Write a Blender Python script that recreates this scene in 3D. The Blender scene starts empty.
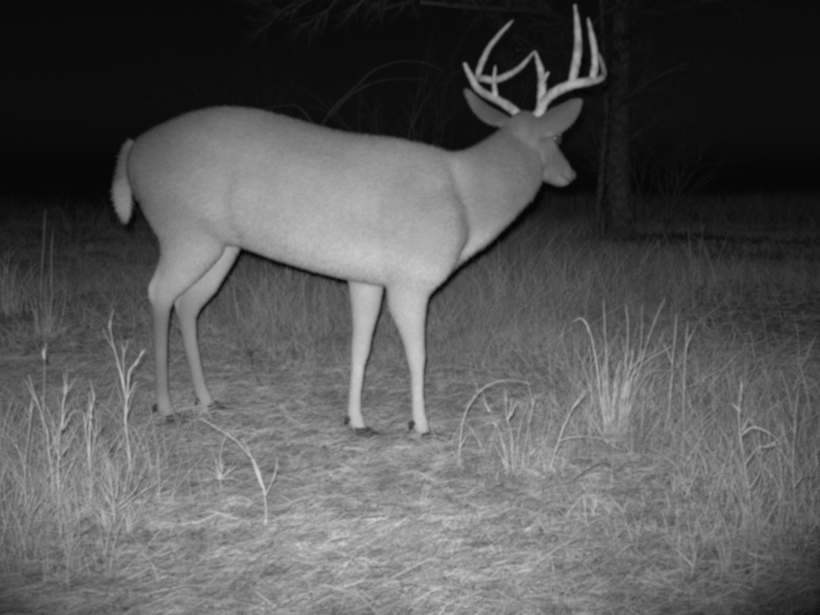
import bpy, bmesh, math, random
import numpy as np
from mathutils import Vector
rng = np.random.default_rng(11)
random.seed(11)
scene = bpy.context.scene
col = scene.collection

# ------------------------------------------------------------------ camera
FPX, CX, CY, HOR, CAMH = 990.0, 410.0, 307.5, 165.0, 0.886     # photograph is 820 x 615
PITCH = math.atan((CY - HOR) / FPX)
cam = bpy.data.cameras.new('trail_view'); camo = bpy.data.objects.new('trail_view', cam); col.objects.link(camo)
cam.sensor_width = 36.0; cam.lens = 36.0 * FPX / 820.0
cam.clip_start = 0.05; cam.clip_end = 2000
camo.location = (0, 0, CAMH); camo.rotation_euler = (math.pi / 2 - PITCH, 0, 0)
scene.camera = camo

# ------------------------------------------------------------------ night sky
world = bpy.data.worlds.new('World'); scene.world = world; world.use_nodes = True
nt = world.node_tree; nt.nodes.clear()
sky = nt.nodes.new('ShaderNodeTexSky'); sky.sky_type = 'NISHITA'; sky.sun_disc = False
sky.sun_elevation = math.radians(42); sky.sun_rotation = math.radians(205)
bw = nt.nodes.new('ShaderNodeRGBToBW')
bg = nt.nodes.new('ShaderNodeBackground'); bg.inputs['Strength'].default_value = 0.00065
wo = nt.nodes.new('ShaderNodeOutputWorld')
nt.links.new(sky.outputs[0], bw.inputs[0]); nt.links.new(bw.outputs[0], bg.inputs[0]); nt.links.new(bg.outputs[0], wo.inputs[0])
moon = bpy.data.lights.new('moon_fill', 'SUN'); moon.energy = 0.02; moon.angle = math.radians(0.5)  # added dim fill, lifts the black far ground towards the sky's tone
mo = bpy.data.objects.new('moon_fill', moon); col.objects.link(mo)
mo.rotation_euler = (math.radians(48), 0, math.radians(-25))

# ------------------------------------------------------------------ infrared flash of the trail camera, just above its lens
fl = bpy.data.lights.new('infrared_flash', 'SPOT'); fl.energy = 595; fl.color = (1, 1, 1)
fl.spot_size = math.radians(57); fl.spot_blend = 1.0; fl.shadow_soft_size = 0.014
flo = bpy.data.objects.new('infrared_flash', fl); col.objects.link(flo)
flo.location = (-0.018, 0.0, CAMH + 0.042)
flo.rotation_euler = (math.pi / 2 - math.radians(5.6), 0, math.radians(1.0))
flo.scale = (1.25, 1.0, 1.0)      # LED strip: the beam is wider than it is tall

vs = scene.view_settings
vs.view_transform = 'Standard'; vs.look = 'None'; vs.gamma = 1; vs.exposure = 0; vs.use_curve_mapping = False
scene.render.engine = 'CYCLES'
scene.cycles.use_denoising = False
scene.cycles.pixel_filter_type = 'BLACKMAN_HARRIS'; scene.cycles.filter_width = 4.4
scene.cycles.sample_clamp_direct = 1.5; scene.cycles.max_bounces = 4; scene.cycles.diffuse_bounces = 2

# ------------------------------------------------------------------ pixel -> place
FWD = Vector((0, math.cos(PITCH), -math.sin(PITCH))); UPV = Vector((0, math.sin(PITCH), math.cos(PITCH)))
def ray(px, py):
    return Vector(((px - CX) / FPX, 0, 0)) + UPV * (-(py - CY) / FPX) + FWD
def P(px, py, Y):
    d = ray(px, py); return Vector((0, 0, CAMH)) + d * (Y / d.y)
def G(px, py):
    d = ray(px, py); return Vector((0, 0, CAMH)) + d * (CAMH / -d.z)
def mpp(Y): return Y / FPX

# ------------------------------------------------------------------ helpers
def tag(o, label=None, cat=None, group=None, kind=None):
    if label: o['label'] = label
    if cat: o['category'] = cat
    if group: o['group'] = group
    if kind: o['kind'] = kind
    return o
def empty(name, loc, label, cat, group=None):
    o = bpy.data.objects.new(name, None); o.empty_display_size = 0.1; o.location = loc; col.objects.link(o)
    return tag(o, label, cat, group)
def link(name, me, mats, parent=None):
    o = bpy.data.objects.new(name, me); col.objects.link(o)
    for m in (mats if isinstance(mats, (list, tuple)) else [mats]): me.materials.append(m)
    if parent is not None:
        o.parent = parent
        pw = Vector(parent.location)
        if parent.parent is not None: pw = pw + Vector(parent.parent.location)
        o.location = -pw
    return o
def smooth(me):
    me.polygons.foreach_set('use_smooth', [True] * len(me.polygons)); return me
class MB:
    def __init__(s): s.v = []; s.f = []
    def ring_loft(s, rings, cap=True):
        b0 = len(s.v); n = len(rings[0])
        for r in rings: s.v.extend([tuple(p) for p in r])
        for i in range(len(rings) - 1):
            for k in range(n):
                a = b0 + i * n + k; b = b0 + i * n + (k + 1) % n
                s.f.append((a, b, b + n, a + n))
        if cap:
            s.f.append(tuple(b0 + k for k in reversed(range(n))))
            e = b0 + (len(rings) - 1) * n
            s.f.append(tuple(e + k for k in range(n)))
    def tube(s, pts, rad, n=8, flat=1.0, flatdir=None):
        pts = [Vector(p) for p in pts]; rings = []
        ref = Vector(flatdir) if flatdir is not None else Vector((0.3, 0.9, 0.2))
        for i, p in enumerate(pts):
            t = (pts[min(i + 1, len(pts) - 1)] - pts[max(i - 1, 0)])
            t = t.normalized() if t.length > 1e-9 else Vector((0, 0, 1))
            b = (ref - t * ref.dot(t))
            b = b.normalized() if b.length > 1e-4 else t.orthogonal().normalized()
            a = t.cross(b)
            r = rad[i] if hasattr(rad, '__len__') else rad
            rings.append([p + a * (r * math.cos(2 * math.pi * k / n)) + b * (r * flat * math.sin(2 * math.pi * k / n)) for k in range(n)])
        s.ring_loft(rings)
    def mesh(s, name, sm=True):
        me = bpy.data.meshes.new(name); me.from_pydata(s.v, [], s.f); me.validate()
        if sm: smooth(me)
        return me
def spline(pts, rad, per=5):
    pts = [Vector(p) for p in pts]; out = []; ro = []
    n = len(pts)
    for i in range(n - 1):
        p0 = pts[max(i - 1, 0)]; p1 = pts[i]; p2 = pts[i + 1]; p3 = pts[min(i + 2, n - 1)]
        for k in range(per):
            t = k / per
            q = 0.5 * ((2 * p1) + (p2 - p0) * t + (2 * p0 - 5 * p1 + 4 * p2 - p3) * t * t + (3 * p1 - p0 - 3 * p2 + p3) * t ** 3)
            out.append(q); ro.append(rad[i] * (1 - t) + rad[i + 1] * t)
    out.append(pts[-1]); ro.append(rad[-1])
    return out, ro

# ------------------------------------------------------------------ materials (an infrared picture: everything is grey)
def new_mat(name):
    m = bpy.data.materials.new(name); m.use_nodes = True
    t = m.node_tree; b = t.nodes['Principled BSDF']
    b.inputs['Roughness'].default_value = 0.9
    b.inputs['Specular IOR Level'].default_value = 0.12
    return m, t, b
def ramp(t, src, stops):
    r = t.nodes.new('ShaderNodeValToRGB'); cr = r.color_ramp
    while len(cr.elements) < len(stops): cr.elements.new(0.5)
    for e, (p, c) in zip(cr.elements, stops): e.position = p; e.color = (c, c, c, 1)
    t.links.new(src, r.inputs[0]); return r.outputs[0]
def noise(t, scale, detail=4, rough=0.6, vec=None):
    n = t.nodes.new('ShaderNodeTexNoise'); n.inputs['Scale'].default_value = scale
    n.inputs['Detail'].default_value = detail; n.inputs['Roughness'].default_value = rough
    if vec is None:
        g = t.nodes.new('ShaderNodeNewGeometry'); vec = g.outputs['Position']
    t.links.new(vec, n.inputs['Vector']); return n.outputs['Fac']
def math_n(t, op, a, b):
    n = t.nodes.new('ShaderNodeMath'); n.operation = op
    for i, x in enumerate((a, b)):
        if isinstance(x, (int, float)): n.inputs[i].default_value = x
        else: t.links.new(x, n.inputs[i])
    return n.outputs[0]
def bump(t, b, h, strength, dist):
    n = t.nodes.new('ShaderNodeBump'); n.inputs['Strength'].default_value = strength; n.inputs['Distance'].default_value = dist
    t.links.new(h, n.inputs['Height']); t.links.new(n.outputs[0], b.inputs['Normal'])
def island_mat(name, lo, hi, patch=None):
    m, t, b = new_mat(name)
    g = t.nodes.new('ShaderNodeNewGeometry')
    c = ramp(t, g.outputs['Random Per Island'], [(0, lo), (0.7, (lo + hi) / 2), (1, hi)])
    s = ramp(t, noise(t, 9, 3), [(0.3, 0.72), (0.7, 1.05)])
    if patch:
        s = math_n(t, 'MULTIPLY', s, ramp(t, noise(t, patch, 2), [(0.35, 0.72), (0.65, 1.05)]))
        s = math_n(t, 'MULTIPLY', s, ramp(t, noise(t, patch * 6, 3), [(0.36, 0.76), (0.62, 1.06)]))
    t.links.new(math_n(t, 'MULTIPLY', c, s), b.inputs['Base Color']); return m
M = {}
def coat_mat():
    m, t, b = new_mat('deer_coat')
    a = t.nodes.new('ShaderNodeAttribute'); a.attribute_name = 'coat'
    n1 = ramp(t, noise(t, 16, 4), [(0.3, 0.90), (0.7, 1.06)])
    n2 = ramp(t, noise(t, 420, 2, 0.7), [(0.25, 0.84), (0.75, 1.12)])
    t.links.new(math_n(t, 'MULTIPLY', math_n(t, 'MULTIPLY', a.outputs['Fac'], n1), n2), b.inputs['Base Color'])
    bump(t, b, noise(t, 260, 3, 0.7), 0.35, 0.004)
    b.inputs['Sheen Weight'].default_value = 0.1
    return m
M['coat'] = coat_mat()
m, t, b = new_mat('deer_hair'); a = t.nodes.new('ShaderNodeAttribute'); a.attribute_name = 'coat'; t.links.new(a.outputs['Fac'], b.inputs['Base Color']); M['hair'] = m
def simple(name, lo, hi, scale, rough=0.9, spec=0.12, bm=None):
    m, t, b = new_mat(name)
    n = noise(t, scale, 5)
    t.links.new(ramp(t, n, [(0.3, lo), (0.7, hi)]), b.inputs['Base Color'])
    b.inputs['Roughness'].default_value = rough; b.inputs['Specular IOR Level'].default_value = spec
    if bm: bump(t, b, n, bm[0], bm[1])
    return m
M['antler'] = simple('antler_bone', 0.15, 0.37, 30, 0.65, 0.2, (0.6, 0.004))
M['hoof'] = simple('hoof_horn', 0.03, 0.06, 60, 0.7, 0.15)
M['eye'] = simple('wet_eye', 0.03, 0.05, 20, 0.22, 0.6)
M['nose'] = simple('wet_nose', 0.04, 0.08, 200, 0.4, 0.5, (0.5, 0.002))
M['soil'] = None
m, t, b = new_mat('meadow_soil')
c = ramp(t, noise(t, 14, 8, 0.7), [(0.28, 0.28), (0.5, 0.36), (0.75, 0.44)])
c2 = ramp(t, noise(t, 1.1, 3), [(0.3, 0.8), (0.7, 1.1)])
t.links.new(math_n(t, 'MULTIPLY', c, c2), b.inputs['Base Color']); bump(t, b, noise(t, 60, 6, 0.7), 0.8, 0.02); M['soil'] = m
M['thatch'] = island_mat('matted_dead_grass', 0.38, 0.56, 1.6)
M['grass'] = island_mat('standing_dead_grass', 0.42, 0.74, 1.2)
M['leaf'] = island_mat('fallen_leaf', 0.24, 0.55)
M['straw'] = simple('dry_straw', 0.28, 0.44, 30)
M['stalk'] = simple('pale_weed_stalk', 0.36, 0.60, 26, bm=(0.4, 0.003))
M['twig'] = simple('dark_twig', 0.07, 0.14, 40, bm=(0.5, 0.003))
M['bark'] = simple('tree_bark', 0.05, 0.27, 13, bm=(1.0, 0.06))
M['branch'] = simple('branch_bark', 0.09, 0.18, 30)

# ------------------------------------------------------------------ ground
def hgt(x, y):
    x = np.asarray(x, float); y = np.asarray(y, float)
    near = 0.012 * np.sin(3.1 * x + 1.3 * np.sin(2.2 * y)) * np.sin(2.7 * y + 0.6) + 0.006 * np.sin(9.1 * x + 2 * y) * np.sin(8.3 * y - 3 * x)
    d = np.hypot(x, y)
    far = np.clip((d - 16) / 40, 0, 1) ** 1.2
    return near - 0.012 + far * (0.5 * np.sin(x * 0.13 + 1) * np.sin(y * 0.11) + 0.06 * np.sin(x * 0.9) * np.sin(y * 0.7))
def GH(px, py):
    p = G(px, py); p.z = float(hgt(p.x, p.y)); return p
def build_ground():
    xs = np.concatenate([np.linspace(0, 5, 126), 5 + np.cumsum(0.05 * 1.09 ** np.arange(1, 77))]); xs = np.concatenate([-xs[:0:-1], xs])
    ys = np.concatenate([-np.cumsum(0.1 * 1.16 ** np.arange(1, 42))[::-1], np.linspace(0, 9, 226), 9 + np.cumsum(0.05 * 1.09 ** np.arange(1, 77))])
    X, Y = np.meshgrid(xs, ys); Z = hgt(X, Y) + 0.006 * np.clip(np.hypot(X, Y) / 11, 1, 5) * rng.standard_normal(X.shape)
    v = np.stack([X, Y, Z], -1).reshape(-1, 3); w = len(xs); h = len(ys)
    i = np.arange(h - 1)[:, None] * w + np.arange(w - 1)[None, :]
    f = np.stack([i, i + 1, i + w + 1, i + w], -1).reshape(-1, 4)
    me = bpy.data.meshes.new('ground'); me.from_pydata(v.tolist(), [], f.tolist()); smooth(me)
    o = link('ground', me, M['soil']); tag(o, kind='structure', label='matted meadow ground of soil and dead grass')
build_ground()

# ------------------------------------------------------------------ deer
SLOPE = -(3.45 - 3.18) / 240.0
def Ym(x): return 3.18 + (x - 400) * SLOPE
a_, b_ = P(160, 200, Ym(160)), P(400, 200, Ym(400))
HEAD = Vector((b_.x - a_.x, b_.y - a_.y, 0)).normalized()
RIGHT = Vector((HEAD.y, -HEAD.x, 0))          # towards the camera
NS = 28
def section(top, bot, lat, side, top_n=0.0, sq=2.0):
    c = (top + bot) / 2; A = (top - bot) / 2; ring = []
    for k in range(NS):
        th = 2 * math.pi * k / NS; cs, sn = math.cos(th), math.sin(th)
        u = math.copysign(abs(cs) ** (2 / sq), cs); w = math.copysign(abs(sn) ** (2 / sq), sn)
        ring.append(c + A * u + side * (lat * w * (1 - top_n * u)))
    return ring
body = MB()
# trunk
tr = [(136.5, 153, 180, .035, 0), (140, 141, 192, .07, 0), (148, 133.5, 204, .105, 0), (161, 126, 216, .135, .05), (180, 117, 228, .155, .1),
      (200, 110, 236, .165, .12), (225, 106, 243, .168, .15), (252, 108.5, 249, .168, .15), (282, 115.5, 260, .185, .15), (312, 124.5, 269, .203, .18),
      (342, 132, 277, .198, .22), (370, 135, 283, .18, .28), (395, 137, 287, .16, .34), (420, 142.5, 290, .16, .34), (440, 147.5, 283, .14, .3), (455, 153, 266, .11, .2), (464, 168, 246, .06, 0)]
body.ring_loft([section(P(x, t, Ym(x)), P(x, bt, Ym(x)), w, RIGHT, k) for x, t, bt, w, k in tr])
# neck
nk = [((430, 147), (438, 284), 3.145, .135), ((452, 152), (464, 261), 3.145, .10), ((468, 148.5), (489, 243.5), 3.135, .10), ((484, 140), (512, 221), 3.125, .1),
      ((497, 132), (529, 202), 3.14, .084), ((507, 124), (537, 187), 3.165, .062), ((515, 118), (538, 170), 3.20, .04)]
cs = [(P(*t, y) + P(*bt, y)) / 2 for t, bt, y, w in nk]; rings = []
for i, (t, bt, y, w) in enumerate(nk):
    ax = (cs[min(i + 1, 6)] - cs[max(i - 1, 0)]).normalized(); A = P(*t, y) - P(*bt, y)
    sd = ax.cross(A).normalized()
    rings.append(section(P(*t, y), P(*bt, y), w, sd, 0.12))
body.ring_loft(rings)
# head
yaw, pit = math.radians(46), math.radians(27)
HF = Vector((math.cos(yaw) * math.cos(pit), math.sin(yaw) * math.cos(pit), -math.sin(pit)))
HR = Vector((math.sin(yaw), -math.cos(yaw), 0)); HU = HR.cross(HF)
NOSE = P(567.5, 172, 3.34); HO = NOSE - HF * 0.305
def HP(s, r, u): return HO + HF * s + HR * r + HU * u
hd = [(-.02, .035, -.03, .03), (0, .06, -.05, .05), (.04, .075, -.075, .062), (.085, .072, -.092, .065), (.125, .06, -.098, .061), (.16, .045, -.096, .053), (.195, .034, -.086, .046),
      (.235, .026, -.073, .040), (.27, .020, -.064, .038), (.295, .012, -.058, .035), (.308, .0, -.048, .027)]
body.ring_loft([section(HP(s, 0, tp), HP(s, 0, bt), w, HR, 0.1, 2.2) for s, tp, bt, w in hd])
for sgn in (-1, 1):      # brow ridge and cheek
    body.tube([HP(.085, sgn * .045, .055), HP(.12, sgn * .055, .047), HP(.155, sgn * .045, .036)], [.012, .016, .010], 8)
    body.tube([HP(.05, sgn * .03, -.05), HP(.1, sgn * .04, -.06), HP(.15, sgn * .032, -.055)], [.02, .03, .018], 8)
# ears: cupped leaf shapes
def ear(line, Ys, hw, nrm, cup):
    pts = [P(x, y, Y - .045) for (x, y), Y in zip(line, Ys)]
    pts, ws = spline(pts, hw, 4); rings = []
    for i, p in enumerate(pts):
        tdir = (pts[min(i + 1, len(pts) - 1)] - pts[max(i - 1, 0)]).normalized()
        n = (Vector(nrm) - tdir * tdir.dot(Vector(nrm))).normalized(); sd = tdir.cross(n)
        w = ws[i]; ring = []
        for k in range(NS):
            th = 2 * math.pi * k / NS; u = math.cos(th); v = math.sin(th)
            thick = min(0.0095, w * 0.8)
            ring.append(p + sd * (w * u) + n * (thick * v - cup * (u * u) * w))
        rings.append(ring)
    body.ring_loft(rings)
ear([(527, 128), (540, 124), (553, 119), (567, 111), (577, 103), (584, 97)], [3.20, 3.165, 3.14, 3.12, 3.105, 3.10], [.028, .045, .050, .040, .024, .005], (-.25, -.85, .45), .45)
ear([(509, 122), (500, 118), (489, 112), (479, 104), (471, 95), (464.5, 87)], [3.22, 3.25, 3.28, 3.31, 3.33, 3.345], [.022, .033, .036, .027, .015, .004], (.35, -.85, .35), .45)
# tail
tpts, trad = spline([P(133, 141, 3.475), P(127.5, 153, 3.475), P(124.5, 170, 3.47), P(123.5, 190, 3.465), P(125, 206, 3.46), P(127, 222, 3.455)], [.015, .017, .021, .031, .026, .004], 5)
body.tube(tpts, trad, 14, 0.55)
# legs: (px, py, half width in px across the leg, lateral half thickness m), lateral Y given at ends
def leg(sec, Ytop, Yfoot):
    pts = []; n = len(sec)
    y0, y1 = sec[0][1], sec[-1][1]; rings = []
    C = []
    for x, y, hw, lt, *ov in sec:
        k = min(1, max(0, (y - y0) / (y1 - y0))); C.append(P(x, y, ov[0] if ov else Ytop * (1 - k) + Yfoot * k))
    for i, (x, y, hw, lt, *ov) in enumerate(sec):
        t = (C[min(i + 1, n - 1)] - C[max(i - 1, 0)]).normalized()
        if i < 4: t = (t + Vector((0, 0, -2.0))).normalized()
        sd = (RIGHT - t * RIGHT.dot(t)).normalized(); A = sd.cross(t)
        w = hw * mpp(C[i].y)
        rings.append(section(C[i] + A * w, C[i] - A * w, lt, sd))
    body.ring_loft(rings); return C
nh = leg([(172, 150, 26, .05), (179, 175, 40, .095), (184.5, 203, 44.5, .108), (191, 226, 39, .108), (192, 246, 33, .094), (182.5, 265, 23.5, .068), (172, 281, 17, .045),
          (163.5, 294, 13, .028), (161, 309, 9.6, .023), (160.5, 332, 7.6, .019), (161, 365, 6.8, .0175), (162, 392, 7.2, .019), (164, 406, 8.6, .024), (168.5, 415, 7.2, .021), (171.5, 420, 6.6, .02)], 3.375, 3.37)
fh = leg([(196, 170, 26, .05), (208, 215, 36, .08), (216, 240, 30, .07), (213, 262, 21, .052), (201, 284, 17, .038), (189.5, 302, 13.5, .028), (187, 317, 10, .023), (189.5, 338, 7.8, .019),
          (195.5, 368, 7, .0175), (200.5, 388, 7.2, .019), (205, 400, 8.4, .024), (209.5, 406.5, 7.2, .021), (212.5, 409.5, 6.6, .02)], 3.53, 3.53)
nf = leg([(426, 156, 14, .02, 3.13), (431, 180, 28, .05, 3.115), (434, 208, 37, .076, 3.07), (431, 238, 41, .084, 3.055), (418, 264, 33, .07, 3.06), (408, 286, 24, .055), (407, 306, 20.5, .045), (411, 326, 14.5, .034), (414.5, 345, 10.6, .028),
          (416, 357, 10, .026), (417, 371, 7.2, .018), (417.5, 395, 6.3, .016), (418.5, 413, 7.2, .0185), (420, 423, 8.8, .023), (423.5, 432, 6.6, .02), (426, 437, 6.4, .0195)], 3.055, 3.145)
ff = leg([(372, 235, 24, .06), (368, 262, 20, .055), (366, 286, 18.5, .05), (365.5, 308, 14.8, .04), (362.5, 332, 10.3, .03), (360, 350, 10, .026), (358, 365, 7.2, .018), (355.3, 392, 6.3, .016),
          (354.2, 411, 7.2, .0185), (355.5, 419, 8.8, .023), (359.5, 427, 6.6, .02), (362, 431, 6.4, .0195)], 3.265, 3.23)
# heel bones and tendons
body.tube([P(167, 254, 3.37), P(157.5, 274, 3.37), P(150.5, 287, 3.37), P(152, 296, 3.37), P(157, 310, 3.37)], [.022, .015, .0125, .014, .009], 10)
body.tube([P(199, 270, 3.53), P(184, 291, 3.53), P(176.5, 303, 3.53), P(179.5, 315, 3.53)], [.018, .014, .012, .009], 10)
raw = body.mesh('raw'); ro = bpy.data.objects.new('raw', raw); col.objects.link(ro)
md = ro.modifiers.new('r', 'REMESH'); md.mode = 'VOXEL'; md.voxel_size = 0.0045; md.adaptivity = 0
sm = ro.modifiers.new('s', 'SMOOTH'); sm.factor = 0.5; sm.iterations = 4
dg = bpy.context.evaluated_depsgraph_get(); dme = bpy.data.meshes.new_from_object(ro.evaluated_get(dg)); dme.name = 'body'
bpy.data.objects.remove(ro)
smooth(dme)
nv = len(dme.vertices); co = np.empty(nv * 3); dme.vertices.foreach_get('co', co); co = co.reshape(-1, 3)
no = np.empty(nv * 3); dme.vertices.foreach_get('normal', no); no = no.reshape(-1, 3)
# extra relaxation of the trunk where legs, neck and shoulder join, so that muscles flow into one another
ed = np.empty(len(dme.edges) * 2, int); dme.edges.foreach_get('vertices', ed); ed = ed.reshape(-1, 2)
deg = np.bincount(ed.ravel(), minlength=nv)[:, None]
headpt = np.array(HP(.14, 0, 0)); torso = np.clip((co[:, 2] - 0.43) / 0.12, 0.06, 1) * np.clip((np.linalg.norm(co - headpt, axis=1) - 0.15) / 0.1, 0.12, 1)
for ept in (P(560, 115, 3.13), P(483, 108, 3.3)): torso *= np.clip((np.linalg.norm(co - np.array(ept), axis=1) - 0.07) / 0.06, 0.05, 1)
tailpt = np.array(P(125, 180, 3.465)); torso *= np.clip((np.linalg.norm(co - tailpt, axis=1) - 0.16) / 0.1, 0, 1)
for _ in range(50):
    acc = np.zeros_like(co)
    for k in range(3):
        acc[:, k] = np.bincount(ed[:, 0], co[ed[:, 1], k], nv) + np.bincount(ed[:, 1], co[ed[:, 0], k], nv)
    co = co + (acc / deg - co) * (torso[:, None] * 0.6)
# folds and hollows of the near flank: neck crease, elbow, flank, loin, ribs
dme.vertices.foreach_set('co', co.ravel()); dme.update(); no = np.empty(nv * 3); dme.vertices.foreach_get('normal', no); no = no.reshape(-1, 3)
midd = np.array(P(300, 200, Ym(300))); nearside = np.clip(((co - midd) @ np.array(RIGHT) + .02) / .08, 0, 1)
def fold(px, Ys, depth, sig):
    q, _ = spline([P(x, y, Ys) for x, y in px], [0] * len(px), 8); q = np.array([tuple(a) for a in q])
    d2 = np.full(nv, 1e9)
    for a in q: d2 = np.minimum(d2, (co[:, 0] - a[0]) ** 2 + (co[:, 2] - a[2]) ** 2)
    return depth * np.exp(-d2 / (sig * sig))
disp = fold([(448, 150), (458, 172), (466, 200), (470, 228), (466, 252)], 3.03, .0115, .028) + fold([(384, 278), (379, 255), (374, 230), (378, 205)], 3.04, .008, .022)
disp += fold([(236, 240), (228, 222), (224, 200), (230, 178)], 3.25, .010, .030) - fold([(205, 128), (215, 138)], 3.3, .006, .035) - fold([(405, 200), (425, 225), (415, 255)], 3.0, .006, .05)
disp += fold([(262, 150), (262, 190)], 3.2, .006, .05) - fold([(185, 195), (190, 225)], 3.27, .007, .06)
for k in range(5): disp += fold([(372 - 19 * k, 175), (366 - 19 * k, 205), (357 - 19 * k, 235)], 3.05, .0018, .011)
co = co - no * (disp * nearside)[:, None]
for _ in range(14):
    acc = np.stack([np.bincount(ed[:, 0], co[ed[:, 1], k], nv) + np.bincount(ed[:, 1], co[ed[:, 0], k], nv) for k in range(3)], -1)
    co = co + (acc / deg - co) * (torso[:, None] * 0.6)
dme.vertices.foreach_set('co', co.ravel()); dme.update()
# coat markings (pale belly, tail, throat, inner legs, ear tufts, eye ring; darker face and back), with light falloff painted into back and rump
def near(pt, r): return np.clip(1.15 - np.linalg.norm(co - np.array(pt), axis=1) / r, 0, 1)
def smst(x, a, b): k = np.clip((x - a) / (b - a), 0, 1); return k * k * (3 - 2 * k)
coat = 0.29 - 0.085 * smst(co[:, 2], 0.74, 1.05)  # darker upper coat, with the flash's slanting angle on the back painted in
coat += 0.08 * smst(-co[:, 2], -0.72, -0.58)
coat += 0.05 * smst(-co[:, 2], -0.35, -0.2)
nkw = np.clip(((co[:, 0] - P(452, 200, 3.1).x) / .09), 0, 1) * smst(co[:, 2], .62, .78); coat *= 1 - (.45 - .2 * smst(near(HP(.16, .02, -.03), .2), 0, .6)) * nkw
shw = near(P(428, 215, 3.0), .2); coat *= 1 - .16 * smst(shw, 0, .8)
coat *= 1 - .50 * smst(-co[:, 0], .52, .92) * smst(co[:, 2], .45, .7)  # rump darkened in the coat colour to imitate the flash beam's falloff
hk = smst(-co[:, 2], -.50, -.36) * (1 - .45 * smst(-co[:, 2], -.13, -.05)) * (co[:, 0] < -.5); coat *= 1 - hk * np.where(co[:, 1] < 3.45, .52, .34)
hdw = near(HP(.1, 0, 0), .22); coat -= 0.015 * smst(hdw, 0.1, .5)
for ept in (P(560, 115, 3.09), P(483, 108, 3.26)): coat -= .03 * smst(near(ept, .11), 0, .4)
for pt, r, d in [(P(124, 200, 3.465), .08, .08), (P(492, 127, 3.23), .03, .25), (HP(.133, .06, .022), .036, .12), (HP(.12, .06, .045), .02, .06), (HP(.25, .02, -.066), .045, .10), (HP(.18, .03, -.09), .05, .06),
                 (P(520, 212, 3.10), .07, .08), (P(500, 234, 3.08), .07, .08), (P(480, 250, 3.06), .07, .06), (P(550, 135, 3.10), .018, .04), (P(537, 144, 3.09), .03, .05), (HP(.10, .062, .0), .03, .04)]:
    coat += d * smst(near(pt, r), 0, .8)
for pt, r, d in [(P(352, 176, 3.05), .016, -.05), (P(351, 182, 3.05), .016, -.05), (P(351, 188, 3.05), .014, -.04), (HP(.30, 0, .0), .03, -.2), (HP(.302, .033, -.014), .027, -.3), *[(HP(.295 - .012 * i, .032 + .0015 * i, -.042 - .001 * i), .0085, -.14) for i in range(6)], (P(150, 185, 3.4), .1, -.03), (P(176, 285, 3.34), .05, -.03), (P(126, 158, 3.46), .05, -.04), (P(118, 175, 3.46), .03, -.05)]:
    coat += d * smst(near(pt, r), 0, .8)
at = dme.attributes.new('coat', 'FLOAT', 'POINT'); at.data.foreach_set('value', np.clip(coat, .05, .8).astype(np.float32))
dme.materials.clear()
base = P(290, 300, Ym(290)); base.z = 0
deer = empty('deer', base, 'antlered buck standing side-on in the grass with its head turned away', 'deer')
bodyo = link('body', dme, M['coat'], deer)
# antlers
def antler(parts):
    a = MB()
    for pts, rad in parts:
        q, r = spline([P(p[0], p[1], p[2] - .05) for p in pts], rad, 5)
        r = [.92 * x * (1 + 0.06 * math.sin(i * 2.3)) for i, x in enumerate(r)]; v0 = len(a.v); a.tube(q, r, 12)
        for i in range(v0, len(a.v)): a.v[i] = tuple(Vector(a.v[i]) + Vector([random.gauss(0, .0007) for _ in range(3)]))
        if rad[0] > .0175: a.tube([q[1] - (q[2] - q[1]).normalized() * .006, q[1], q[1] + (q[2] - q[1]).normalized() * .007], [.018, .0235, .018], 12)
    return a
ar = antler([([(539, 116, 3.21), (544, 102, 3.19), (556, 91.5, 3.15), (572, 84.5, 3.12), (588, 81.5, 3.12), (600, 79, 3.16), (604, 73, 3.22), (602, 64, 3.27), (598, 52, 3.32)], [.019, .017, .016, .0155, .0135, .011, .009, .007, .0025]),
             ([(571, 86, 3.12), (575, 68, 3.125), (578, 48, 3.14), (577.5, 27, 3.15), (575, 5, 3.16)], [.014, .0138, .0132, .0105, .003]),
             ([(592, 82, 3.13), (595, 64, 3.14), (594, 46, 3.15), (591, 32, 3.16), (588, 18, 3.165)], [.0125, .0115, .0105, .008, .003]),
             ([(541, 107, 3.195), (542, 90, 3.2), (541, 72, 3.215), (538, 61, 3.22), (535, 51, 3.225)], [.0145, .014, .0115, .008, .003]),
             ([(542, 83, 3.2), (546, 76, 3.195), (548.5, 72, 3.19)], [.008, .006, .003])])
link('antler', ar.mesh('antler'), M['antler'], deer)
al = antler([([(523, 119, 3.24), (510, 107.5, 3.27), (496, 99, 3.31), (483, 92.5, 3.345), (475, 85, 3.38), (476, 78.5, 3.41), (483, 78.5, 3.44), (493, 80, 3.46), (505, 76.5, 3.48), (518, 69, 3.50), (527, 60, 3.515), (535, 51, 3.53)],
              [.018, .0155, .014, .013, .0125, .012, .0125, .0125, .0115, .009, .007, .0025]),
             ([(478, 89, 3.365), (471, 77, 3.37), (467, 69, 3.37), (464.5, 63, 3.37)], [.0115, .0105, .008, .004]),
             ([(496, 99, 3.31), (494.5, 88, 3.31), (494, 78, 3.315), (495.5, 66, 3.32)], [.0095, .008, .007, .0025]),
             ([(477, 79, 3.42), (481, 65, 3.43), (489, 48, 3.44), (500, 34, 3.45), (513, 20, 3.46)], [.0115, .0105, .009, .0075, .0025])])
link('antler', al.mesh('antler'), M['antler'], deer)
def ellipsoid(c, ax, name, mat):
    bm = bmesh.new(); bmesh.ops.create_icosphere(bm, subdivisions=3, radius=1)
    for v in bm.verts: v.co = c + ax[0] * v.co.x + ax[1] * v.co.y + ax[2] * v.co.z
    me = bpy.data.meshes.new(name); bm.to_mesh(me); bm.free(); return link(name, smooth(me), mat, deer)
for sgn in (1, -1):
    ellipsoid(HP(.133, sgn * .054, .030), (HF * .022, HR * .014, HU * .017), 'eye', M['eye'])
ellipsoid(HP(.305, .002, -.012), (HF * .02, HR * .0345, HU * .024), 'nose', M['nose'])
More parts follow.
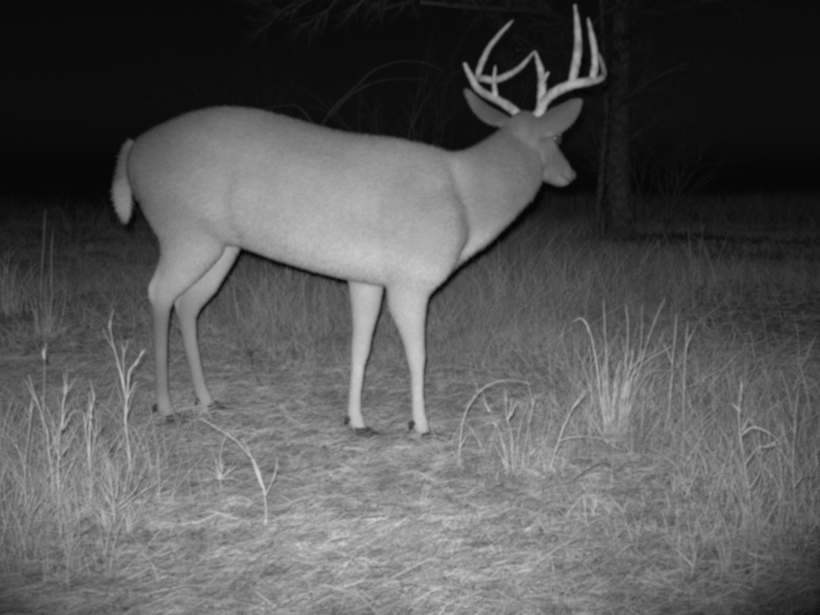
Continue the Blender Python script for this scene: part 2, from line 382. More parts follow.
# cloven hooves with dewclaws
HOOFS = []
def hoof(C, name='hoof'):
    end = C[-1]; d = (C[-1] - C[-3]); fwd = Vector((d.x, d.y, 0))
    fwd = (HEAD + fwd.normalized() * 0.2).normalized() if fwd.length > 1e-5 else HEAD
    sd = Vector((fwd.y, -fwd.x, 0)); gz = float(hgt(end.x, end.y)) + .006; h = MB(); HOOFS.append((end.x + fwd.x * .02, end.y + fwd.y * .02))
    for s in (-1, 1):
        o = end + sd * (s * 0.0125); zc = max(end.z - gz, 0.02)
        rings = []
        for k, (z, fx, ln, wd) in enumerate([(1.45, -.008, .018, .0105), (.95, .004, .024, .0135), (.5, .014, .031, .0145), (0.0, .022, .039, .0145)]):
            c = Vector((o.x, o.y, gz + zc * z)) + fwd * fx
            rings.append([c + fwd * (ln * (math.cos(2 * math.pi * j / 14) - (0.25 if abs(math.sin(2 * math.pi * j / 14)) > .8 else 0))) + sd * (wd * math.sin(2 * math.pi * j / 14)) for j in range(14)])
        h.ring_loft(rings)
        f = C[-3]; q = f - fwd * 0.025 + sd * (s * 0.015); h.tube([q + fwd * .012 + Vector((0, 0, .008)), q + Vector((0, 0, -.003)), q - fwd * .006 + Vector((0, 0, -.018))], [.009, .0105, .005], 8)
    link(name, h.mesh(name), M['hoof'], deer)
for C in (nh, fh, nf, ff): hoof(C)

# ------------------------------------------------------------------ grass and litter (uncountable)
def blades(name, base, dirs, L, W, droop, mat, lv=3):
    n = len(base); side = np.cross(dirs, rng.standard_normal((n, 3))); side /= np.linalg.norm(side, axis=1, keepdims=True) + 1e-9
    V = []; ts = np.linspace(0, 1, lv)
    for t_ in ts[:-1]:
        p = base + dirs * (L * t_)[:, None] + droop * (t_ * t_); hw = (W * (1 - 0.55 * t_) / 2)[:, None]
        V += [p - side * hw, p + side * hw]
    V.append(base + dirs * L[:, None] + droop)
    per = len(V); v = np.stack(V, 1).reshape(-1, 3); off = np.arange(n)[:, None] * per
    q = [[2 * k, 2 * k + 1, 2 * k + 3, 2 * k + 2] for k in range(lv - 2)]
    loops = np.concatenate([np.array(q, int).ravel(), [2 * (lv - 2), 2 * (lv - 2) + 1, per - 1]])
    li = (off + loops[None, :]).ravel()
    sizes = np.tile(np.array([4] * (lv - 2) + [3]), n); starts = np.concatenate([[0], np.cumsum(sizes)[:-1]])
    me = bpy.data.meshes.new(name); me.vertices.add(len(v)); me.vertices.foreach_set('co', v.astype(np.float32).ravel())
    me.loops.add(len(li)); me.loops.foreach_set('vertex_index', li.astype(np.int32))
    me.polygons.add(len(sizes)); me.polygons.foreach_set('loop_start', starts.astype(np.int32))
    me.update(calc_edges=True); me.validate()
    return link(name, me, mat)
def scatter(n, y0, y1, pw, margin=1.6):
    y = y0 + (y1 - y0) * rng.random(n) ** pw; x = (rng.random(n) - 0.5) * 2 * (0.42 * y * margin + 0.25)
    return x, y
def vnoise(x, y, s):
    return (np.sin(x * s + 1.7 * np.sin(y * s * 0.8)) + np.sin(y * s * 1.3 + 2 * np.sin(x * s * 0.7 + 1)) + np.sin((x + y) * s * 0.6 + 3)) / 6 + 0.5
def hoof_clear(x, y, r):      # grass is trodden flat round each foot
    ok = np.ones(len(x), bool)
    for hx, hy in HOOFS: ok &= np.hypot((x - hx), (y - hy + .03) * .7) > r * (.6 + .7 * rng.random(len(x)))
    return ok
def mat_layer():
    n = 380000; x, y = scatter(n, 1.3, 11, 1.7)
    kp = rng.random(n) < np.where(y < 4.5, 1, (np.exp(-((x + .0) / 1.3) ** 2) + .15) * np.clip((12 - y) / 5, 0, 1)); x, y = x[kp], y[kp]; n = len(x)
    ok = hoof_clear(x, y, .075); x, y = x[ok], y[ok]; n = len(x)
    z = hgt(x, y) + 0.004 + 0.02 * rng.random(n)
    th = 2 * math.pi * rng.random(n) + 0; th = np.where(rng.random(n) < 0.45, 0.5 * rng.standard_normal(n) + 1.2 * vnoise(x, y, 2.0), th)
    el = np.abs(rng.normal(0.2, 0.3, n)); d = np.stack([np.cos(th) * np.cos(el), np.sin(th) * np.cos(el), np.sin(el)], -1)
    L = rng.uniform(0.05, 0.2, n); W = rng.uniform(0.0012, 0.0034, n) * (1 + y / 9)
    dr = np.stack([0.03 * rng.standard_normal(n), 0.03 * rng.standard_normal(n), -0.02 - L * np.sin(el) * 0.7], -1)
    tag(blades('grass_thatch', np.stack([x, y, z], -1), d, L, W, dr, M['thatch']), 'matted dead grass lying over the ground', 'grass', kind='stuff')
mat_layer()
def stand_layer():
    n = 300000; x, y = scatter(n, 1.4, 15, 1.05)
    keep = rng.random(n) < np.clip(vnoise(x, y, 1.6) * 1.2 - 0.25 + np.clip((y - 4) / 4, 0, .6) * np.exp(-((x + .1) / (1.0 + .12 * y)) ** 2), 0.05, 1)
    dx = np.where((x > -1.15) & (x < 0.35) & (y > 2.6) & (y < 4.0), 0.25, 1.0); keep &= rng.random(n) < dx; keep &= hoof_clear(x, y, .11)
    x, y = x[keep], y[keep]; n = len(x)
    clump = vnoise(x, y, 13.0) * vnoise(y + 3, x, 7.0)
    L = rng.uniform(0.3, 1, n) * (0.5 + 2.0 * clump) * (0.085 + 0.36 * np.clip((y - 3.8) / 2.2, 0, 1)) * (0.35 + 1.2 * vnoise(x, y, 2.3) * vnoise(y, x, 0.9)) * (0.3 + .9 * np.exp(-((x + .1) / (1.0 + .12 * y)) ** 2))
    th = 2 * math.pi * rng.random(n); el = np.clip(rng.normal(1.15, 0.3, n), .3, 1.57)
    d = np.stack([np.cos(th) * np.cos(el), np.sin(th) * np.cos(el), np.sin(el)], -1)
    W = rng.uniform(0.0012, 0.003, n) * (0.8 + y / 7)
    dr = d * np.array([.5, .5, 0]) * L[:, None] + np.stack([.1 * L * rng.standard_normal(n), .1 * L * rng.standard_normal(n), -0.18 * L * rng.random(n)], -1)
    tag(blades('dry_grass', np.stack([x, y, hgt(x, y) - .004], -1), d, L, W, dr, M['grass'], 4), 'thin dry grass standing across the dark meadow', 'grass', kind='stuff')
stand_layer()
def far_layer():
    n = 95000; x, y = scatter(n, 6.0, 26, 1.1); nz = vnoise(x, y, .9) * .6 + vnoise(y, x, .33) * .6
    kp = rng.random(n) < np.clip(nz * 1.4 - .45, .04, 1) * np.clip((y - 5.5) / 4, .1, .8); x, y, nz = x[kp], y[kp], nz[kp]; n = len(x)
    L = rng.uniform(.25, 1, n) * (.18 + .55 * np.clip(nz - .35, 0, 1)); th = 2 * math.pi * rng.random(n); el = np.clip(rng.normal(1.25, .22, n), .5, 1.57)
    d = np.stack([np.cos(th) * np.cos(el), np.sin(th) * np.cos(el), np.sin(el)], -1); W = rng.uniform(.0015, .0036, n) * (y / 9)
    dr = d * np.array([.5, .5, 0]) * L[:, None] + np.stack([.12 * L * rng.standard_normal(n), .12 * L * rng.standard_normal(n), -.15 * L * rng.random(n)], -1)
    tag(blades('far_dry_grass', np.stack([x, y, hgt(x, y) - .01], -1), d, L, W, dr, M['grass'], 4), 'uneven rough grass fading into the dark far behind the deer', 'grass', kind='stuff')
far_layer()
def tall_layer():
    cs_ = [(-1.05, 2.75, .30, 1700, .24), (-.85, 2.55, .22, 1300, .18), (-1.25, 3.2, .3, 900, .26), (-.95, 2.2, .2, 900, .16), (1.0, 2.6, .26, 1700, .22), (.78, 3.1, .3, 1500, .22), (1.25, 3.2, .3, 1000, .28), (.35, 2.9, .25, 900, .15),
           (.72, 3.45, .2, 1300, .36), (1.1, 3.9, .4, 1600, .3), (.1, 4.9, .5, 1800, .4), (-.6, 5.4, .6, 2600, .45), (.6, 5.5, .5, 2000, .45), (.32, 4.9, .45, 14000, .11), (-.2, 4.5, .5, 8000, .09), (.55, 2.3, .2, 600, .12), (.9, 2.15, .25, 800, .14)]
    X = []; Yy = []; H = []
    for cx, cy, sg, k, hh in cs_:
        k = int(k * .55); X.append(rng.normal(cx, sg * .6, k)); Yy.append(rng.normal(cy, sg * .6, k)); H.append(hh * rng.uniform(.25, 1.05, k) ** 1.3)
    x = np.concatenate(X); y = np.concatenate(Yy); L = np.concatenate(H); n = len(x)
    th = 2 * math.pi * rng.random(n); el = np.clip(rng.normal(1.2, .25, n), .4, 1.57); d = np.stack([np.cos(th) * np.cos(el), np.sin(th) * np.cos(el), np.sin(el)], -1)
    W = rng.uniform(.0012, .0034, n); bend = rng.random(n) ** 2 * .6
    dr = d * np.array([1, 1, 0]) * (L * (.3 + bend))[:, None] + np.stack([.16 * L * rng.standard_normal(n), .16 * L * rng.standard_normal(n), -.5 * bend * L], -1)
    tag(blades('tall_dry_grass', np.stack([x, y, hgt(x, y) - .004], -1), d, L, W, dr, M['grass'], 6), 'taller wispy dry grass gathered in loose patches', 'grass', kind='stuff')
tall_layer()
def leaf_layer():
    n = 1500; x, y = scatter(n, 1.4, 6, 1.2); mb = MB()
    for i in range(n):
        a = rng.random() * 6.28; L = rng.uniform(.008, .024); w = L * rng.uniform(.3, .55); c = Vector((x[i], y[i], float(hgt(x[i], y[i])) + rng.uniform(.012, .035)))
        t1 = Vector((math.cos(a), math.sin(a), rng.normal(0, .35))).normalized(); s1 = t1.cross(Vector((rng.normal(0, .3), rng.normal(0, .3), 1))).normalized(); n1 = s1.cross(t1)
        cu = rng.uniform(-.3, .4); b0 = len(mb.v)
        pr = [(-1, 0), (-.5, .75), (.1, 1), (.6, .6), (1, 0), (.6, -.6), (.1, -1), (-.5, -.75)]
        mb.v += [tuple(c + t1 * (L * u) + s1 * (w * v) + n1 * (cu * L * (u * u * .6 + v * v * .4))) for u, v in pr] + [tuple(c)]
        mb.f += [(b0 + k, b0 + (k + 1) % 8, b0 + 8) for k in range(8)]
    tag(link('leaf_litter', mb.mesh('leaf_litter'), M['leaf']), 'small curled dead leaves scattered through the grass', 'leaves', kind='stuff')
leaf_layer()
def fur_layer():
    me = bodyo.data; me.calc_loop_triangles(); nt_ = len(me.loop_triangles)
    tv = np.empty(nt_ * 3, int); me.loop_triangles.foreach_get('vertices', tv); tv = tv.reshape(-1, 3)
    nn = np.empty(len(me.vertices) * 3); me.vertices.foreach_get('normal', nn); nn = nn.reshape(-1, 3)
    A = co[tv]; ar_ = np.linalg.norm(np.cross(A[:, 1] - A[:, 0], A[:, 2] - A[:, 0]), axis=1)
    n = 240000; ti = rng.choice(nt_, n, p=ar_ / ar_.sum()); r1 = np.sqrt(rng.random(n)); r2 = rng.random(n)
    wgt = np.stack([1 - r1, r1 * (1 - r2), r1 * r2], -1); p = (A[ti] * wgt[:, :, None]).sum(1); nm = (nn[tv[ti]] * wgt[:, :, None]).sum(1); nm /= np.linalg.norm(nm, axis=1, keepdims=True)
    cv = (coat[tv[ti]] * wgt).sum(1)
    low = np.clip((0.62 - p[:, 2]) / .1, 0, 1)[:, None]; hn = np.exp(-(np.linalg.norm(p - headpt, axis=1) / .2) ** 2)[:, None]
    flow = np.array(-HEAD)[None] * .8 + np.array([0, 0, -.55])[None]; flow = flow * (1 - low) + np.array([0, 0, -1.])[None] * low
    flow = flow * (1 - hn) + np.array(-HF)[None] * hn
    flow = flow + .28 * rng.standard_normal((n, 3)); tg = flow - nm * (flow * nm).sum(1, keepdims=True); tg /= np.linalg.norm(tg, axis=1, keepdims=True) + 1e-9
    lift = rng.normal(.30, .12, n)[:, None]; d = tg + nm * lift; d /= np.linalg.norm(d, axis=1, keepdims=True)
    tl = np.exp(-(np.linalg.norm(p - tailpt, axis=1) / .12) ** 2)
    L = rng.uniform(.010, .024, n) * (1 - .5 * low[:, 0]) * (1 - .55 * hn[:, 0]) * (1 + .9 * tl * rng.random(n))
    for ept in (P(560, 115, 3.09), P(483, 108, 3.26)): L = L * (1 - .6 * np.exp(-(np.linalg.norm(p - np.array(ept), axis=1) / .1) ** 2))
    W = rng.uniform(.0012, .0028, n)
    for q_, rr_ in ((HP(.308, 0.01, -.012), .045), (HP(.133, .062, .030), .02), (HP(.133, -.062, .030), .02)): L = np.where(np.linalg.norm(p - np.array(q_), axis=1) < rr_, .0015, L)
    sd = np.cross(d, nm); sd /= np.linalg.norm(sd, axis=1, keepdims=True) + 1e-9
    V = np.stack([p - sd * (W / 2)[:, None] - nm * .001, p + sd * (W / 2)[:, None] - nm * .001, p + d * L[:, None]], 1).reshape(-1, 3)
    fm = bpy.data.meshes.new('fur'); fm.vertices.add(3 * n); fm.vertices.foreach_set('co', V.astype(np.float32).ravel()); fm.loops.add(3 * n)
    fm.loops.foreach_set('vertex_index', np.arange(3 * n, dtype=np.int32)); fm.polygons.add(n); fm.polygons.foreach_set('loop_start', (np.arange(n) * 3).astype(np.int32)); fm.update(calc_edges=True)
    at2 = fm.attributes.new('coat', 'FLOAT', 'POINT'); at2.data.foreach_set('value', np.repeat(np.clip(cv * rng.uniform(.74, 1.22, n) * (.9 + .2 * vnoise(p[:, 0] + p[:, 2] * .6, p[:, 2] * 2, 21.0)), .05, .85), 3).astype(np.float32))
    tag(link('fur', fm, M['hair'], deer), kind='stuff')
fur_layer()

# ------------------------------------------------------------------ plants one can tell apart
def stem_mesh(parent, pts3, r0, mat, name='stem', tip=0.2, flat=1.0):
    q, r = spline(pts3, list(np.linspace(r0, r0 * tip, len(pts3))), 4); mb = MB(); n = len(q); k = 0.3 * r0; off = Vector((0, 0, 0)); q2 = []
    for i, p in enumerate(q):
        off = off * .9 + Vector((random.gauss(0, k), random.gauss(0, k), random.gauss(0, k * .5))); q2.append(p + off * min(1, i / 3))
    r = [a * random.uniform(.75, 1.2) for a in r]
    mb.tube(q2, r, 6, flat)
    return link(name, mb.mesh(name), mat, parent)
def plant(name, label, basepx, stems, cat='weed', group=None, mat='stalk', extra=0, spread=.06, hh=.15, leafs=0, w=2.4, depth=.05):
    b = GH(*basepx); root = empty(name, b, label, cat, group); Y = b.y
    for st in stems:
        wpx = w; pm = mat
        if isinstance(st, dict): wpx = st.get('w', w); pm = st.get('mat', mat); free = st.get('free', False); st = st['p']
        else: free = False
        dy = random.uniform(-depth, depth); n = len(st); pts = []
        for i, (x, y) in enumerate(st): pts.append(P(x, y, Y + dy * i / max(n - 1, 1)))
        if not free:      # every stem is rooted in the soil at the plant's foot
            f = b + Vector((pts[0].x - b.x, random.uniform(-.01, .01), -.01)) if abs(pts[0].x - b.x) < .14 else b.copy()
            if pts[0].z - b.z > .012: pts = [f] + pts
            else: pts[0] = f
        stem_mesh(root, pts, wpx * .8 * mpp(Y) / 2, M[pm])
        if pm == 'stalk' and cat == 'weed' and Y < 3.6:
            for _ in range(random.randint(1, 3)):
                j = random.uniform(.3, .95) * (len(pts) - 1); a = pts[int(j)]; c = pts[min(int(j) + 1, len(pts) - 1)]; o = a.lerp(c, j - int(j)); dv = (c - a).normalized() if (c - a).length > 0 else Vector((0, 0, 1))
                h = random.uniform(.02, .06); sv = Vector((random.gauss(0, .36), random.gauss(0, .36), random.uniform(.0, .5)))
                stem_mesh(root, [o, o + (dv + sv) * h * .5, o + (dv * .9 + sv * 1.1 + Vector((0, 0, .15))) * h], wpx * .42 * mpp(Y) / 2, M[pm], 'side_twig')
            for _ in range(0 if free else random.randint(0, 3)):
                j = random.uniform(.15, .8) * (len(pts) - 1); a = pts[int(j)]; c = pts[min(int(j) + 1, len(pts) - 1)]; o = a.lerp(c, j - int(j)); h = random.uniform(.02, .06); az = random.uniform(0, 6.28); dv = Vector((math.cos(az), math.sin(az), 0))
                stem_mesh(root, [o, o + dv * h * .3 + Vector((0, 0, h * .45)), o + dv * h * .6 + Vector((0, 0, h * random.uniform(.5, .9))), o + dv * h * .95 + Vector((0, 0, h * random.uniform(.3, 1.2)))], random.uniform(.002, .0035), M['straw'], 'withered_leaf', .12, .18)
    for i in range(int(extra * 2.2)):
        a = random.uniform(0, 6.28); rr = random.uniform(0, spread); h = hh * random.uniform(.45, 1.1); o = b + Vector((math.cos(a) * rr, math.sin(a) * rr, -.01))
        ln = Vector((random.gauss(0, .2), random.gauss(0, .2), 1)); sw = Vector((random.gauss(0, .18), random.gauss(0, .18), -.05))
        stem_mesh(root, [o, o + ln * h * .4, o + ln * h * .75 + sw * h * .3, o + ln * h + sw * h], w * random.uniform(.4, .8) * mpp(Y) / 2, M[mat])
    for i in range(leafs):
        a = random.uniform(0, 6.28); h = hh * random.uniform(.5, 1.0); o = b + Vector((math.cos(a) * .015, math.sin(a) * .015, -.005)); dv = Vector((math.cos(a), math.sin(a), 0))
        sp = random.uniform(.25, .8)
        stem_mesh(root, [o, o + dv * h * .2 * sp + Vector((0, 0, h * .45)), o + dv * h * .55 * sp + Vector((0, 0, h * .8)), o + dv * h * 1.05 * sp + Vector((0, 0, h * .78))], w * .9 * mpp(Y) / 2, M['straw'], 'leaf_blade', .15, .25)
    return root
# left foreground
plant('dry_weed', 'thick pale forked weed stalk standing tall behind the left weed clump', (130, 482), [
    {'p': [(130, 478), (127, 440), (126.5, 405), (130, 375), (137, 362), (144.5, 349)], 'w': 4.6},
    {'p': [(126.5, 405), (124.5, 380), (124, 345)], 'w': 1.8, 'free': 1}, {'p': [(126.3, 400), (118, 367), (112, 345), (108.5, 322)], 'w': 2.4, 'free': 1}, {'p': [(126.5, 415), (131, 400), (137, 385)], 'w': 1.4, 'free': 1}])
plant('dry_weed', 'pale leaning weed stem with a bright bent tip at far left', (52, 505), [
    {'p': [(52, 500), (51, 465), (47, 432), (42, 416), (36, 398), (28.5, 374)], 'w': 3.6}, {'p': [(50, 450), (56, 435), (53, 420)], 'w': 1.8, 'free': 1}], extra=7, hh=.17)
plant('dry_weed', 'slender straight weed topped by a small seed head, left edge', (44, 500), [{'p': [(44, 495), (43.5, 450), (43.2, 400), (44, 352)], 'w': 1.5}, {'p': [(44, 358), (44.3, 351), (44.6, 346)], 'w': 4, 'free': 1}])
plant('dry_weed', 'upright weed stem crossed by finer twigs beside the bent-tipped stem', (26, 520), [{'p': [(26, 515), (25, 470), (28, 435), (31, 404)], 'w': 3.4}, {'p': [(25, 470), (18, 450), (11, 437)], 'w': 2, 'free': 1}, {'p': [(26, 485), (14, 470), (5, 450)], 'w': 2, 'free': 1}], extra=9, hh=.2, spread=.1)
plant('dry_weed', 'branching pale weed with two stubby upper arms in the left clump', (61, 525), [{'p': [(61, 520), (60, 480), (61, 440), (64, 420), (68.5, 404)], 'w': 3.6}, {'p': [(62, 430), (63, 402), (67, 384)], 'w': 2.4, 'free': 1}, {'p': [(60.5, 460), (56, 445), (53, 430)], 'w': 2, 'free': 1}], extra=6, hh=.18)
plant('dry_weed', 'three-pronged pale weed in the left clump nearest the forked stalk', (90, 520), [{'p': [(90, 515), (89.5, 470), (87, 445), (83.5, 412)], 'w': 3.2}, {'p': [(89.5, 470), (90.5, 425), (95.5, 393)], 'w': 2.8, 'free': 1}, {'p': [(90, 475), (93, 450), (97, 427)], 'w': 2.6, 'free': 1}], extra=5, hh=.16)
plant('dry_weed', 'low bushy weed with many short pale twigs, right end of left clump', (116, 535), [
    {'p': [(116, 530), (114, 500), (111, 480), (108, 464)], 'w': 2.8}, {'p': [(116, 500), (118, 480), (118, 460)], 'w': 2.8, 'free': 1}, {'p': [(115, 510), (124, 495), (127, 470)], 'w': 2.8, 'free': 1}, {'p': [(116, 508), (132, 492), (140, 477)], 'w': 2.8, 'free': 1},
    {'p': [(116, 512), (134, 498), (150, 487)], 'w': 2.4, 'free': 1}, {'p': [(115, 512), (104, 495), (97, 478)], 'w': 2.6, 'free': 1}, {'p': [(116, 515), (103, 512), (96, 508)], 'w': 2.2, 'free': 1}], extra=10, hh=.12, spread=.05)
plant('dry_weed', 'bristly weed of thin upright stems low in the left corner', (18, 562), [[(18, 558), (17, 520), (22, 490)], [(20, 558), (32, 515), (38, 488)], [(16, 558), (8, 520), (2, 480)]], extra=12, hh=.2, spread=.12, w=2)
plant('dry_weed', 'wispy weed with thin crossing stems in front of the bushy weed', (76, 575), [[(76, 570), (72, 540), (68, 505)], [(78, 570), (80, 530), (76, 490)], [(74, 570), (62, 540), (57, 500)]], extra=12, hh=.19, spread=.12, w=2)
plant('bent_straw', 'bright bent straw lying at the bottom edge left of centre', (160, 592), [{'p': [(160, 590), (156, 573), (148, 562), (140, 554)], 'w': 4, 'mat': 'straw'}, {'p': [(158, 590), (148, 592), (143, 596)], 'w': 3, 'mat': 'straw', 'free': 1}], cat='straw')
plant('bent_straw', 'single leaning straw in the bottom left corner', (8, 592), [{'p': [(8, 590), (4, 565), (0, 545)], 'w': 3, 'mat': 'straw'}], cat='straw')
plant('forked_twig', 'pale twig forking into three long arms below the hind hooves', (265, 528), [
    {'p': [(265, 525), (264.5, 497), (256, 467), (241, 447), (222, 432), (198, 418)], 'w': 2.8}, {'p': [(262, 488), (251, 456), (242, 438)], 'w': 2.4, 'free': 1}, {'p': [(265, 497), (274, 476), (277, 457)], 'w': 2, 'free': 1}], cat='twig')
plant('weed_rosette', 'small star-shaped pale weed left of the forked twig', (220, 496), [{'p': [(220, 494), (221, 478)], 'w': 2.4}] + [{'p': [(221, 479), ((221 + x) / 2, (479 + y) / 2 - 2), (x, y)], 'w': 2, 'free': 1} for x, y in ((205, 472), (212, 468), (216, 460), (225, 462), (235, 468), (243, 482), (208, 480))])
# centre
plant('arched_stem', 'long pale stem arching over right of the front hooves', (459, 470), [{'p': [(459, 466), (460, 435), (464, 415), (472, 400), (484, 388), (498, 381.5), (514, 380), (533, 384)], 'w': 2.2}], cat='weed', depth=.02)
plant('dry_weed', 'sparse weed of four straight stems under the arched stem', (513, 478), [{'p': [(513, 475), (512, 438), (508, 420), (506.5, 396)], 'w': 2.6}, {'p': [(520, 475), (525, 450), (529, 425), (536, 394)], 'w': 2.4}, {'p': [(510, 475), (501, 440), (493, 420), (482, 398)], 'w': 2.2}, {'p': [(515, 475), (519, 430), (527, 405)], 'w': 1.8}], extra=5, hh=.12)
plant('dry_weed', 'leaning pale stem with a low arching side shoot right of centre', (549, 478), [{'p': [(549, 474), (559, 443), (571, 412), (584.5, 389)], 'w': 3}, {'p': [(559, 441), (575, 437), (592, 437), (606, 441), (618, 450)], 'w': 1.8, 'free': 1}], extra=4, hh=.1)
plant('arched_stem', 'dark bent stem making a low hoop on the ground right of centre', (566, 492), [{'p': [(566, 489), (578, 477), (592, 467), (603, 462), (611, 466), (614.5, 480)], 'w': 2, 'mat': 'twig'}], depth=.02)
plant('dark_twig', 'thin dark crooked twig standing under the belly of the deer', (262, 392), [{'p': [(262, 388), (255, 372), (249, 354), (242, 334), (231, 312), (230, 280)], 'w': 2.0, 'mat': 'twig'}, {'p': [(249, 356), (256, 347), (263, 342)], 'w': 1.5, 'mat': 'twig', 'free': 1}], cat='twig')
# right
plant('grass_tussock', 'tallest pale grass tussock with broken flag-like leaves, right of centre', (616, 440), [
    {'p': [(606, 432), (602, 400), (597, 358), (590, 330), (582, 319), (573, 322)], 'w': 3.4}, {'p': [(610, 434), (608, 390), (606, 345), (604, 300)], 'w': 2.6}, {'p': [(613, 435), (614, 400), (617, 375), (621, 360)], 'w': 4.2}, {'p': [(617, 436), (621, 400), (628, 370), (632, 350)], 'w': 4.4},
    {'p': [(618, 436), (622, 390), (628, 340), (626, 305)], 'w': 2.4}, {'p': [(620, 436), (630, 385), (640, 350), (642, 305)], 'w': 2.2}, {'p': [(622, 436), (636, 380), (650, 335), (665, 298)], 'w': 2}, {'p': [(618, 436), (624, 395), (633, 372), (641, 350)], 'w': 3}, {'p': [(612, 436), (609, 410), (606, 380)], 'w': 3}],
    cat='grass', extra=14, hh=.34, leafs=2, spread=.12, w=2.2)
plant('dry_weed', 'straight pale stalk standing just right of the tall tussock', (667, 446), [{'p': [(667, 442), (670, 405), (673, 360), (676, 315)], 'w': 3}, {'p': [(673, 365), (667, 350), (664, 345)], 'w': 1.5, 'free': 1}], extra=4, hh=.12)
plant('dry_weed', 'thinner straight stalk, second to the right of the tall tussock', (683, 440), [{'p': [(683, 436), (684, 385), (686, 345), (687.5, 321)], 'w': 2.2}], extra=4, hh=.12)
plant('dry_weed', 'tangled weed with arched side branches near the right edge', (753, 535), [
    {'p': [(753, 530), (747, 480), (741, 440), (740, 410), (742.5, 384)], 'w': 3}, {'p': [(741, 436), (752, 427), (765, 430), (778, 440), (783, 455), (787, 475)], 'w': 1.9, 'free': 1}, {'p': [(748, 490), (760, 470), (759, 445)], 'w': 2.4, 'free': 1},
    {'p': [(760, 528), (778, 495), (770, 475), (762, 466)], 'w': 2.4}, {'p': [(745, 465), (757, 448), (772, 446)], 'w': 2, 'free': 1}, {'p': [(780, 500), (782, 475), (779, 452)], 'w': 2.2, 'free': 1}], extra=12, hh=.2, spread=.12, leafs=5)
plant('dry_weed', 'tall slender stalk at the far right behind the tangled weed', (797, 535), [{'p': [(797, 530), (793, 490), (794, 435), (798.5, 388)], 'w': 2.6}], extra=6, hh=.15, spread=.08)
plant('dry_weed', 'forked weed cut off by the right edge of the picture', (812, 530), [{'p': [(812, 526), (811, 500), (809, 480), (819, 462)], 'w': 2.6}, {'p': [(811, 500), (818, 490), (824, 470)], 'w': 2, 'free': 1}], extra=6, hh=.15)
plant('dry_weed', 'low tangle of thin stems between the tussock and the right-hand weed', (715, 500), [[(715, 496), (712, 465), (722, 440)], [(713, 496), (703, 460), (690, 440)], [(717, 496), (730, 470), (733, 435)]], extra=14, hh=.18, spread=.14, w=2)
plant('dry_weed', 'leaning thin stems at the lower right below the tangled weed', (722, 575), [[(722, 572), (716, 540), (700, 505), (690, 480)], [(724, 572), (735, 530), (738, 505)]], extra=10, hh=.16, spread=.12, w=2)
# further back
plant('grass_tussock', 'dim far tussock of tall stems at the left edge', (8, 315), [[(8, 312), (7, 280), (9, 247)], [(5, 312), (3, 280), (6, 252)], [(10, 312), (12, 280), (16, 262)]], cat='grass', extra=14, hh=.42, spread=.12, w=1.6)
plant('grass_tussock', 'dim pair of tall grass stems left of the deer rump', (46, 335), [[(44, 332), (41, 290), (43, 250), (45, 208)], [(50, 332), (52, 290), (52, 255), (53, 228)], [(40, 332), (36, 300), (30, 262)]], cat='grass', extra=10, hh=.4, spread=.12, w=1.6)
plant('grass_tussock', 'far upright grass stems seen under the belly of the deer', (268, 330), [[(268, 328), (266, 295), (266, 262)], [(275, 328), (276, 300), (277, 268)], [(285, 328), (287, 300), (288, 272)]], cat='grass', extra=12, hh=.34, spread=.22, w=1.8)
plant('grass_tussock', 'far upright grass stems between the belly and the far front leg', (312, 332), [[(305, 330), (304, 300), (303, 272)], [(316, 330), (315, 300), (316, 276)], [(322, 330), (323, 300), (325, 280)]], cat='grass', extra=12, hh=.32, spread=.2, w=1.8)
plant('grass_tussock', 'upright far grass just in front of the chest of the deer', (500, 320), [[(500, 318), (500, 280), (499, 240)], [(494, 318), (496, 285), (494, 252)]], cat='grass', extra=14, hh=.42, spread=.2, w=1.8)
plant('grass_tussock', 'upright far grass midway between the chest and the tall tussock', (556, 312), [[(556, 310), (565, 280), (565, 248)], [(550, 310), (552, 280), (548, 250)]], cat='grass', extra=14, hh=.42, spread=.25, w=1.6)
plant('grass_tussock', 'faint broad tussock far back in the dark at right', (692, 285), [[(690, 282), (690, 255), (688, 228)], [(698, 282), (700, 255), (703, 225)], [(682, 282), (672, 255), (664, 232)]], cat='grass', extra=8, hh=.42, spread=.35, w=1.6)

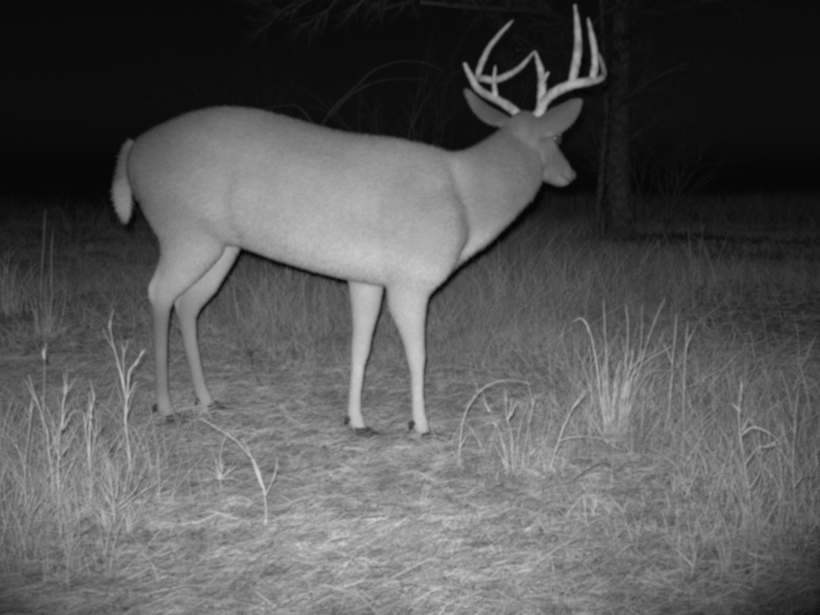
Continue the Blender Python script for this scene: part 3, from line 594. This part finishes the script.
# ------------------------------------------------------------------ trees in the dark behind
def branchy(mb, p, d, r, L, depth, spread=.55, droop=0.0, n=5):
    pts = [p.copy()]; rad = [r]; k = 5; q = p.copy(); dd = d.normalized()
    for i in range(k):
        dd = (dd + Vector((random.gauss(0, .16), random.gauss(0, .16), random.gauss(0, .14) - droop))).normalized()
        q = q + dd * (L / k); pts.append(q.copy()); rad.append(r * (1 - .72 * (i + 1) / k))
        if depth > 0 and i > 0:
            for _ in range(n if depth == 1 else 2):
                ax = Vector((random.gauss(0, 1), random.gauss(0, 1), random.gauss(0, .8))).normalized()
                branchy(mb, q, dd + ax * spread * random.uniform(.7, 1.6), rad[-1] * .55, L * random.uniform(.35, .6), depth - 1, spread, droop, 3)
    mb.tube(pts, rad, 6 if r > .01 else 4)
def tree(name, label, basepx, trunk, limbs, r, twigs=3, depth=2, seed=1):
    random.seed(seed); b = GH(*basepx); root = empty(name, b, label, 'tree', 'bare trees behind the deer'); Y = b.y
    pts = [b + Vector((0, 0, -.1))] + [P(x, y, Y) for x, y in trunk]; n = len(pts)
    q, rr = spline(pts, list(np.linspace(r * 1.25, r * .5, n)), 4); mb = MB(); mb.tube(q, [a * random.uniform(.86, 1.12) for a in rr], 14)
    link('trunk', mb.mesh('trunk'), M['bark'], root)
    tw = MB()
    for l, lr in limbs:
        lp = [P(x, y, Y + dy) for x, y, dy in l]; q, rr = spline(lp, list(np.linspace(lr, lr * .3, len(lp))), 4)
        mb = MB(); mb.tube(q, rr, 8); link('limb', mb.mesh('limb'), M['branch'], root)
        for i in range(2, len(q), 2):
            for _ in range(twigs):
                dv = (q[i] - q[i - 1]).normalized() + Vector((random.gauss(0, .8), random.gauss(0, .8), random.gauss(0, .6)))
                branchy(tw, q[i], dv, max(rr[i] * .4, .005), random.uniform(.3, .6), depth - 1, .6, -.01)
    link('crown', tw.mesh('crown'), M['branch'], root); return root
tree('bare_tree', 'bare dim tree trunk with spreading limbs behind the antlers', (620, 236), [(620, 215), (618, 180), (619, 140), (620, 100), (621, 50), (622, -30), (626, -150), (628, -260)], [
    ([(617, 110, 0), (630, 95, -.3), (655, 78, -.6), (690, 62, -.9)], .04), ([(616, 150, 0), (635, 135, -.2), (650, 122, -.3), (662, 112, -.4)], .022),
    ([(615, 147, 0), (600, 146, -.1), (590, 144, -.2)], .012), ([(620, 60, 0), (590, 30, -1.0), (540, 12, -2.2), (480, 8, -3.2), (420, 2, -3.8)], .05), ([(619, 80, 0), (580, 60, -1.0), (545, 52, -1.8), (515, 50, -2.4)], .03),
    ([(622, 10, 0), (560, -20, -1.2), (460, -20, -2.8), (400, -10, -3.6), (345, -8, -4.0), (300, -2, -4.2)], .05), ([(622, 20, 0), (650, -10, -.6), (700, -30, -1.2)], .04), ([(616, 125, 0), (600, 100, -.4), (580, 90, -.8)], .018),
    ([(621, 40, 0), (650, 20, -1), (690, 5, -2), (740, -5, -2.4)], .035)], .15, 3, 2, 5)
tree('slender_tree', 'thin leaning sapling trunk close left of the larger trunk', (597, 240), [(597, 222), (600, 190), (603, 150), (606, 110), (604, 60), (600, -20)], [([(602, 160, 0), (592, 130, -.2), (586, 110, -.3)], .012), ([(605, 100, 0), (618, 80, -.2), (626, 50, -.3)], .014)], .04, 2, 2, 8)
random.seed(31)
plant('bramble_cane', 'dim arching cane in the dark above the back of the deer', (292, 300), [
    {'p': [(292, 298), (300, 200), (322, 125), (356, 86), (375, 70), (398, 62), (425, 63), (445, 72)], 'w': 1.7, 'mat': 'twig'}, {'p': [(330, 116), (355, 92), (385, 80), (425, 80)], 'w': 1.2, 'mat': 'twig', 'free': 1}, {'p': [(318, 132), (300, 108), (280, 106), (250, 112)], 'w': 1.2, 'mat': 'twig', 'free': 1}], cat='bramble', extra=4, hh=.7)
def shrub(name, label, basepx, h, n, rad, seed, lean=(0, 0)):
    random.seed(seed); b = GH(*basepx); root = empty(name, b, label, 'shrub')
    for i in range(n):
        a = random.uniform(0, 6.28); mb = MB(); o = b + Vector((math.cos(a) * rad * .3, math.sin(a) * rad * .3, -.03))
        d = Vector((math.cos(a) * .45 + lean[0], math.sin(a) * .45 + lean[1], 1))
        branchy(mb, o, d, random.uniform(.007, .014), h * random.uniform(.6, 1.05), 2, .5, 0.01, 3); link('cane', mb.mesh('cane'), M['branch'], root)
shrub('bare_shrub', 'dim tangled shrub behind the shoulders of the deer', (425, 262), 1.7, 7, .5, 41)
shrub('bare_shrub', 'dim tangled shrub at the foot of the large trunk', (655, 250), 1.5, 6, .5, 43)
shrub('bare_shrub', 'faint shrub in the dark above the rump of the deer', (265, 246), 2.2, 6, .6, 47)
